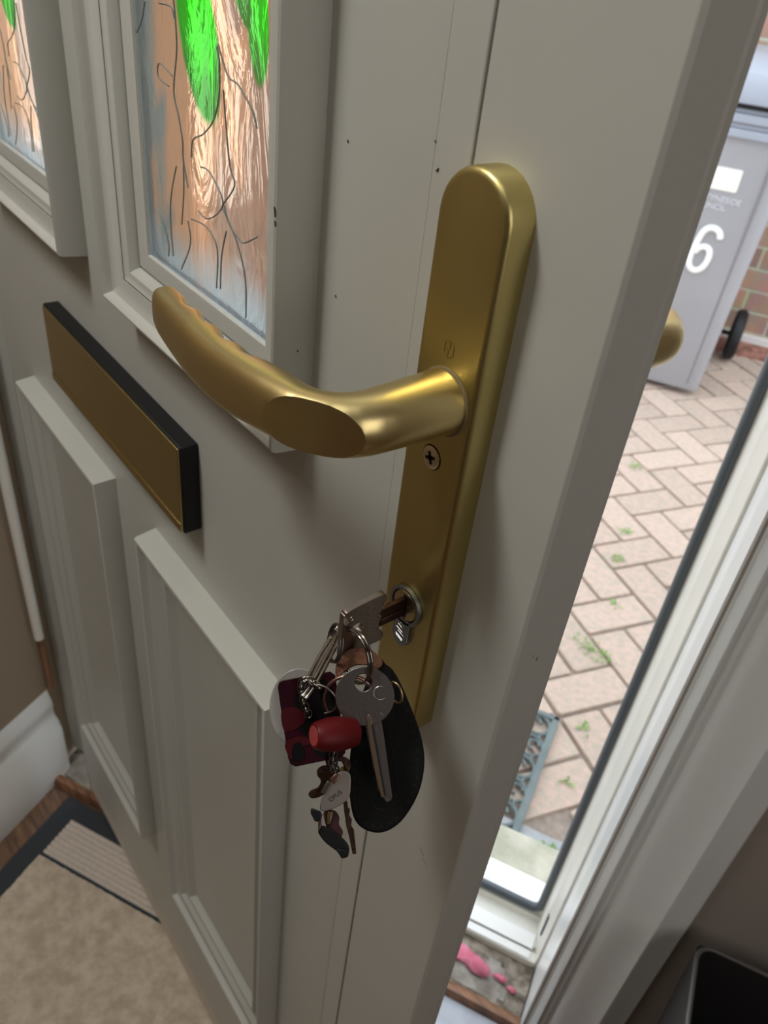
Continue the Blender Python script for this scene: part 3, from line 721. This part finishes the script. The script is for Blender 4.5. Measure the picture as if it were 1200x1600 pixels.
# 4 card
ca = empty('key_card', D(*B(480, 1120, 303))); put(ca, 'glossy maroon and black square key card on the left of the bunch', 'key card')
cq = [(436, 1066), (441, 1063), (516, 1049), (524, 1055), (540, 1176), (534, 1183), (462, 1198), (454, 1194), (450, 1184), (434, 1074)]
flat('card_body', cq, 301, 1.0, card_m, ca, bevel=.25, tilt=(.012, 0))
def cardpt(x, y, dd=0): return 300.85 + .012 * (x - 489.1) - dd
def inlay(name, pts, m_, dd=.05):
    MB().prism(pts, lambda x, y: B(x, y, cardpt(x, y, dd)), lambda x, y: B(x, y, cardpt(x, y, dd) + .2)).build(name, m_, ca)
inlay('black_print', smooth_loop([(466, 1072), (510, 1064), (524, 1100), (530, 1172), (500, 1182), (478, 1150), (462, 1130)], 4), card_b)
inlay('red_print', smooth_loop([(440, 1110), (460, 1105), (476, 1116), (474, 1130), (456, 1142), (443, 1140)], 4), card_r, .1)
inlay('red_print', smooth_loop([(446, 1160), (470, 1150), (490, 1160), (470, 1168), (458, 1185), (450, 1180)], 4), card_r, .1)
inlay('black_print', smooth_loop([(458, 1165), (470, 1160), (476, 1180), (464, 1190), (456, 1182)], 4), card_b, .14)
# token behind card
tk = flat('trolley_token', [(470 + 48 * math.cos(t * PI / 20) * .98 - 2, 1106 + 62 * math.sin(t * PI / 20)) for t in range(40) if not (6 < t < 13)], 306, 1.6, disc_m, None, bevel=.4)
put(tk, 'round grey plastic token half hidden behind the maroon card', 'token')
# 5 red barrel bead
bd = empty('key_charm', D(*B(519, 1148, 290))); put(bd, 'red barrel shaped plastic key charm below the keys', 'key charm')
c0 = Vector(B(490, 1150, 287.5)); c1 = Vector(B(556, 1144, 296)); ax = c1 - c0; L = ax.length
pf = [(0, 3.6), (.05, 4.3), (.5, 4.6), (1.0, 4.9), (3, 5.5), (6, 6.1), (9, 6.25), (12, 6.1), (15, 5.5), (17, 4.9), (L - .3, 4.2), (L, 3.6)]
MB().lathe(c0, ax, pf, 40).build('charm_body', red_pl, bd, smooth=50)
MB().lathe(c0 - ax.normalized() * .15, ax, [(0, 3.5), (.2, 3.6)], 32).build('charm_cap', mat('pale_red_plastic', (.36, .05, .05), .5), bd)
MB().lathe(c1, ax, [(0, 1.6), (1.6, 1.4)], 20).build('charm_pin', steel, bd, smooth=50)
# 6 braided chain
def chain(label, pts, n, R_, r, m_):
    P = [Vector(B(*p)) for p in pts]; mb = MB()
    segs = smooth_loop([tuple(p) for p in P], 12, False); Lg = [Vector(p) for p in segs]
    for i in range(n):
        t = i / (n - 1) * (len(Lg) - 2); k = int(t); p = Lg[k].lerp(Lg[k + 1], t - k); d_ = (Lg[k + 1] - Lg[k]).normalized()
        s1 = d_.cross(FW).normalized(); s2 = d_.cross(s1)
        e = s1 if i % 2 else s2
        mb.tube([tuple(p + d_ * R_ * 1.35 * math.cos(a * PI / 6) + e * R_ * math.sin(a * PI / 6)) for a in range(12)], r, 6, closed=True)
    o_ = mb.build('key_chain', m_, None, smooth=60); put(o_, label, 'chain'); return o_
chain('silver braided chain looping over the maroon card', [(497, 1072, 297), (482, 1062, 297), (471, 1070, 297), (474, 1094, 298), (482, 1116, 299)], 16, 1.3, .42, chrome)
chain('dark thin chain hanging below the red charm', [(522, 1174, 299), (520, 1190, 299), (524, 1204, 300), (530, 1214, 301)], 9, 1.5, .45, steel_d)
ring3('split_ring', 500, 1092, 299, 28, 20, 30, 3, .4, steel, 'thin silver ring lying over the black part of the card', coils=1)
# 7 lower cluster
t1 = flat('bone_tag', smooth_loop([(505, 1196), (496, 1202), (496, 1212), (501, 1219), (498, 1228), (488, 1233), (482, 1240), (486, 1247), (497, 1246), (510, 1238), (520, 1222), (524, 1206), (517, 1197)], 4), 304, 1.2, brown_k, None, bevel=.3)
put(t1, 'dark bone shaped metal tag left of the silver oval tag', 'key tag')
t2 = empty('key_tag', D(*B(520, 1240, 300))); put(t2, 'silver oval metal tag with dark engraved letters', 'key tag')
flat('tag_body', smooth_loop([(530, 1206), (546, 1208), (548, 1228), (545, 1246), (532, 1258), (514, 1266), (502, 1267), (500, 1258), (506, 1240), (516, 1222)], 4), 299, 1.4, silver_m, t2, bevel=.3)
flat('tag_clip', [(512, 1219), (519, 1224), (507, 1242), (500, 1238)], 298, 1.2, steel_d, t2, bevel=.3)
flat('tag_sleeve', [(514, 1218), (524, 1208), (532, 1212), (522, 1226)], 297.6, 1.6, copper, t2, bevel=.4)
dd_ = (RX * .80 - DN * .60).normalized(); uu_ = (-DN * .80 - RX * .60).normalized()
text_obj('tag_letters', 'OPUS', 2.3, .05, B(524, 1244, 298.9), dd_, uu_, dark_m, t2)
t3 = flat('yellow_charm', smooth_loop([(535, 1197), (540, 1204), (541, 1212), (536, 1216), (531, 1210), (531, 1202)], 4), 305, 1.5, yellow_m, None, bevel=.3)
put(t3, 'tiny yellow charm between the dark chain and leather fob', 'charm')
t4 = empty('swivel_clasp', D(*B(520, 1310, 301))); put(t4, 'black plastic clasp at the very bottom of the key bunch', 'clasp')
flat('clasp_body', smooth_loop([(502, 1290), (515, 1294), (534, 1308), (545, 1322), (544, 1336), (536, 1341), (526, 1330), (510, 1318), (500, 1306), (497, 1298)], 3), 300, 4, black_pl, t4, bevel=.6)
flat('clasp_foot', [(524, 1326), (546, 1328), (544, 1339), (534, 1342)], 299, 4, black_pl, t4, bevel=.5)
flat('clasp_collar', [(500, 1272), (506, 1270), (502, 1292), (497, 1300), (497, 1286)], 299, 1.5, steel, t4, bevel=.3)
t5 = flat('small_key', [(486, 1262), (502, 1268), (500, 1284), (492, 1284), (485, 1270)], 298, 2.4, black_pl, None, bevel=.5)
put(t5, 'small black capped key head left of the silver tag tip', 'key', 'keys of the bunch')
t6 = empty('small_key', D(*B(520, 1290, 303))); put(t6, 'worn reddish brown small key under the silver oval tag', 'key', 'keys of the bunch')
flat('key_head', smooth_loop([(506, 1268), (522, 1266), (530, 1276), (530, 1288), (536, 1300), (530, 1312), (520, 1306), (510, 1292)], 4), 302.5, 1.5, mat('maroon_key', (.05, .015, .018), .5), t6, bevel=.3)
flat('key_blade', [(512, 1268), (520, 1268), (516, 1288), (510, 1288)], 301.6, 1, brass, t6, bevel=.2)
t7 = flat('small_key', [(536, 1250), (543, 1252), (544, 1262), (547, 1264), (546, 1274), (550, 1280), (549, 1290), (553, 1296), (557, 1334), (551, 1335), (546, 1310), (541, 1290), (538, 1270)], 303, 1.4, brown_k, None, bevel=.25)
put(t7, 'narrow notched bronze key blade hanging beside the leather fob', 'key', 'keys of the bunch')
flt = flat('loop_tag', smooth_loop([(508, 1186), (514, 1182), (528, 1180), (545, 1186), (548, 1200), (540, 1210), (534, 1190), (520, 1194), (520, 1206), (512, 1200)], 3), 303, 1.6, brown_k, None, bevel=.3)
put(flt, 'dark bronze swivel link under the red charm', 'link')

# ================================================================ THINGS ON THE FLOOR AND OUTSIDE
# beige door mat on the hall floor
mt_ = empty('door_mat', F(-350, 0, -1022)); put(mt_, 'beige door mat with black rubber border and ribbed edge band', 'door mat')
mu0, mu1, mn1, mn0 = -592, -70, 281, -450
MB(F).box(mu0, mu1, mn0, mn1, -1022, -1016.5).build('rubber_border', matrub, mt_, bevel=1.5)
rb_ = MB(F)
k = 0; n = mn1 - 34
rb_.box(mu0 + 34, mu1 - 30, 190, mn1 - 32, -1017, -1015)
while n > 193:
    rb_.tube([(mu0 + 34, n, -1015), (mu1 - 30, n, -1015.5)], 3.2, 6); n -= 7.6
rb_.build('ribbed_band', ribs, mt_)
MB(F).box(mu0 + 33, mu1 - 30, 185, 190.5, -1017, -1014.2).build('dark_line', rib_dark, mt_, bevel=.6)
pl_ = MB(F); random.seed(5)
nu, nn = 120, 130; U0, U1, N0, N1 = mu0 + 33, mu1 - 30, mn0 + 30, 185
gg = [[pl_.v((U0 + (U1 - U0) * i / nu, N0 + (N1 - N0) * j / nn, -1012.5 + random.uniform(-1.3, 1.3))) for j in range(nn + 1)] for i in range(nu + 1)]
for i in range(nu):
    for j in range(nn): pl_.face([gg[i][j], gg[i + 1][j], gg[i + 1][j + 1], gg[i][j + 1]])
o_ = pl_.build('carpet_pile', pile, mt_, smooth=60); put(o_, kind='stuff')
# rubber scroll mat outside
sm_ = empty('scroll_mat', F(-150, 750, -1100)); put(sm_, 'grey green rubber mat with open scroll pattern on the paving', 'door mat')
u1, n0_, n1_ = 62, 603, 893
fb = MB(F)
for r_ in ((u1 - 14, u1, n0_, n1_), (-438, -424, n0_, n1_), (-438, u1, n0_, n0_ + 12), (-438, u1, n1_ - 12, n1_)): fb.box(*r_, -1098, -1086)
fb.build('mat_border', rub_g, sm_, bevel=2.5)
sc_ = MB(F)
def scr(cu, cn, r_, a0, a1, wd=4.2):
    sc_.tube([(cu + r_ * math.cos(a0 + (a1 - a0) * k / 16), cn + r_ * math.sin(a0 + (a1 - a0) * k / 16), -1092) for k in range(17)], wd, 6)
for iu in range(9):
    for jn in range(5):
        cu = u1 - 36 - iu * 54; cn = n0_ + 36 + jn * 55
        sg = 1 if (iu + jn) % 2 else -1
        scr(cu, cn, 24, 0 if sg > 0 else PI, 1.6 * PI if sg > 0 else 2.6 * PI); scr(cu + sg * 6, cn + 4, 11, 0, 1.5 * PI, 3.4)
        scr(cu + 22, cn + 26, 12, PI * .5, PI * 1.6, 3.6)
sc_.build('scroll_pattern', rub_g, sm_, smooth=60)
# weeds in the joints: uncountable
wd = MB(F); random.seed(21)
spots = [(118, 612, 14, 26), (100, 1120, 20, 24), (60, 1130, 26, 20), (60, 1480, 16, 20), (60, 1610, 14, 16), (20, 1960, 20, 18), (110, 900, 10, 10), (90, 1300, 10, 10), (110, 760, 8, 6)]
for (u, n, r_, q) in spots:
    for _ in range(q):
        a = random.uniform(0, 2 * PI); x = u + random.gauss(0, r_ * .5); y = n + random.gauss(0, r_ * .5); l = random.uniform(5, 11); h_ = random.uniform(1, 6)
        v = [wd.v((x, y, -1098)), wd.v((x + l * math.cos(a) - 2 * math.sin(a), y + l * math.sin(a) + 2 * math.cos(a), -1097 + h_)), wd.v((x + 1.7 * l * math.cos(a), y + 1.7 * l * math.sin(a), -1098 + h_ * .6)), wd.v((x + l * math.cos(a) + 2 * math.sin(a), y + l * math.sin(a) - 2 * math.cos(a), -1097 + h_))]
        wd.face(v)
put(wd.build('weeds', weed), 'small green weeds and moss growing in the paving joints', 'weeds', kind='stuff')
# pink petals on the mortar
def petal(pts, z, label):
    c = (sum(p[0] for p in pts) / len(pts), sum(p[1] for p in pts) / len(pts))
    q = smooth_loop(pts, 4); mb = MB(F)
    top = [mb.v((u, n, z + 1.5 * math.sin(u * .3))) for u, n in q]; mid = mb.v((c[0], c[1], z + 2.5))
    for i in range(len(q)): mb.face([top[i], top[(i + 1) % len(q)], mid])
    o_ = mb.build('petal', pink, None, smooth=60)
    md_ = o_.modifiers.new('thick', 'SOLIDIFY'); md_.thickness = .0005
    put(o_, label, 'petal', 'fallen pink petals')
petal([(22, 328), (50, 332), (68, 325), (88, 330), (84, 343), (62, 350), (30, 356)], -1010, 'largest pink petal on the dirty mortar nearest the door edge')
petal([(92, 336), (103, 333), (112, 334), (110, 340), (99, 343)], -1012.5, 'small reddish petal in the middle of the mortar strip')
petal([(114, 330), (124, 326), (128, 331), (120, 336)], -1013.5, 'tiniest red petal near the white surround')
# wheelie bin
bn = empty('wheelie_bin', F(-150, 2800, -1100)); put(bn, 'grey wheelie bin with white number 6 by the brick wall', 'wheelie bin')
bb = MB(F)
def bring(u0, u1, n0, n1, z, r_): return [(u, n, z) for u, n in rrect(u0, u1, n0, n1, r_, 6)]
bb.loops([bring(-385, 118, 2556, 2960, -1076, 34), bring(-388, 121, 2550, 2962, -1062, 42), bring(-400, 136, 2520, 3040, -640, 46), bring(-412, 152, 2496, 3090, -262, 48)])
bb.build('bin_body', bin_m, bn, smooth=40)
gr_ = MB(F); gr_.tube([(80, 2553, -1050), (97, 2495, -270)], 5, 6); gr_.build('body_groove', mat('groove_grey', (.20, .19, .20), .6), bn)
rm = MB(F)
for z0, z1, ex in ((-262, -238, 14), (-238, -222, 8), (-222, -198, 20), (-198, -184, 10)): rm.loops([bring(-412 - ex, 152 + ex, 2496 - ex, 3090 + ex, z, 40) for z in (z0, z1)])
rm.build('bin_rim', lid_m, bn, bevel=4)
ld_ = MB(F); ld_.loops([bring(-440, 166, 2462, 3110, -172, 40), bring(-440, 166, 2460, 3110, -150, 40), bring(-425, 150, 2480, 3110, -95, 50), bring(-400, 120, 2540, 3080, -62, 60)])
ld_.build('bin_lid', lid_m, bn, smooth=50, bevel=3)
MB(F).box(-420, 146, 2475, 3095, -184, -172).build('lid_gap', black_pl, bn)
MB(F).tube([(-470, 3010, -1000), (180, 3010, -1000)], 9, 10).build('axle', black_pl, bn)
for uu in (162, -440):
    wh = MB(F).lathe(F.__call__(0, 0, 0) * 0 + Vector((uu + 5 if uu > 0 else uu - 50, 3010, -1000)), (1, 0, 0), [(0, 55), (2, 86), (10, 96), (34, 96), (44, 86), (46, 55)], 28).build('wheel', black_pl, bn, smooth=50)
def on_face(u, z, off=1.5):      # front face leans: n as a function of z
    t = (z + 1062) / 800; return (u, 2550 - 54 * t - off, z)
lb = MB(F); lb.prism(rrect(-150, 27, -411, -346, 6, 3), lambda u, z: on_face(u, z, 0), lambda u, z: on_face(u, z, 4)); lb.build('white_panel', white_l, bn, bevel=1.5)
def ftext(body, size, u, z, name, m_): text_obj(name, body, size, 2, on_face(u, z, 1), (1, 0, 0), (0, 0, 1), m_, bn, T=F, align='RIGHT')
ftext('NORTH TYNESIDE', 24, 50, -437, 'council_text', txt_m); ftext('COUNCIL', 24, 12, -460, 'council_text', txt_m)
six = [(26, -549), (20, -534), (6, -524), (-12, -524), (-26, -536), (-34, -560), (-40, -595), (-43, -630), (-36, -652), (-20, -662), (-2, -655), (9, -634), (12, -608), (6, -590), (-8, -583), (-22, -588), (-34, -604)]
sp = [on_face(u, z, 1) for u, z in smooth_loop(six, 4, False)]
sx = MB(F).tube(sp, 10, 8).build('number_six', white_n, bn, smooth=60)
# charcoal waste bin by the right wall
wb = empty('waste_bin', F(340, 160, -1022)); put(wb, 'open charcoal waste bin standing by the wall at lower right', 'waste bin')
def q4(u0, u1, n0, n1, z, r_=7): return [(u, n, z) for u, n in rrect(u0, u1, n0, n1, r_, 5)]
bx = MB(F); bx.loops([q4(269, 427, 77, 233, -1022), q4(249, 457, 57, 259, -622)], cap=False)
bx.loops([q4(249, 457, 57, 259, -622), q4(252, 454, 60, 256, -620), q4(253, 453, 61, 255, -624), q4(273, 423, 81, 229, -1016)], cap=False)
v = [bx.v(p) for p in q4(273, 423, 81, 229, -1016)]; bx.face(v); v = [bx.v(p) for p in q4(269, 427, 77, 233, -1022)]; bx.face(v)
bx.build('bin_shell', box_m, wb, smooth=40)
rr_ = MB(F).tube([(u, n, -620) for u, n in rrect(250, 456, 58, 258, 16, 5)], 2.2, 8, closed=True).build('bin_rim', rim_m, wb, smooth=60)
# white tube added to imitate bright light in the corner left of the door surround
cc = empty('daylight_strip', F(-635, 322, -835)); put(cc, 'glossy white vertical strip imitating bright light in the corner left of the door', 'daylight strip')
MB(F).tube([(-635, 322, -727), (-635, 322, 1000)], 7, 12).build('strip_tube', cream_pl, cc, smooth=60)
MB(F).tube([(-637, 326, -835), (-637, 326, -728)], 4.5, 10).build('pipe_end', mat('brown_pipe', (.30, .15, .08), .5), cc, smooth=60)
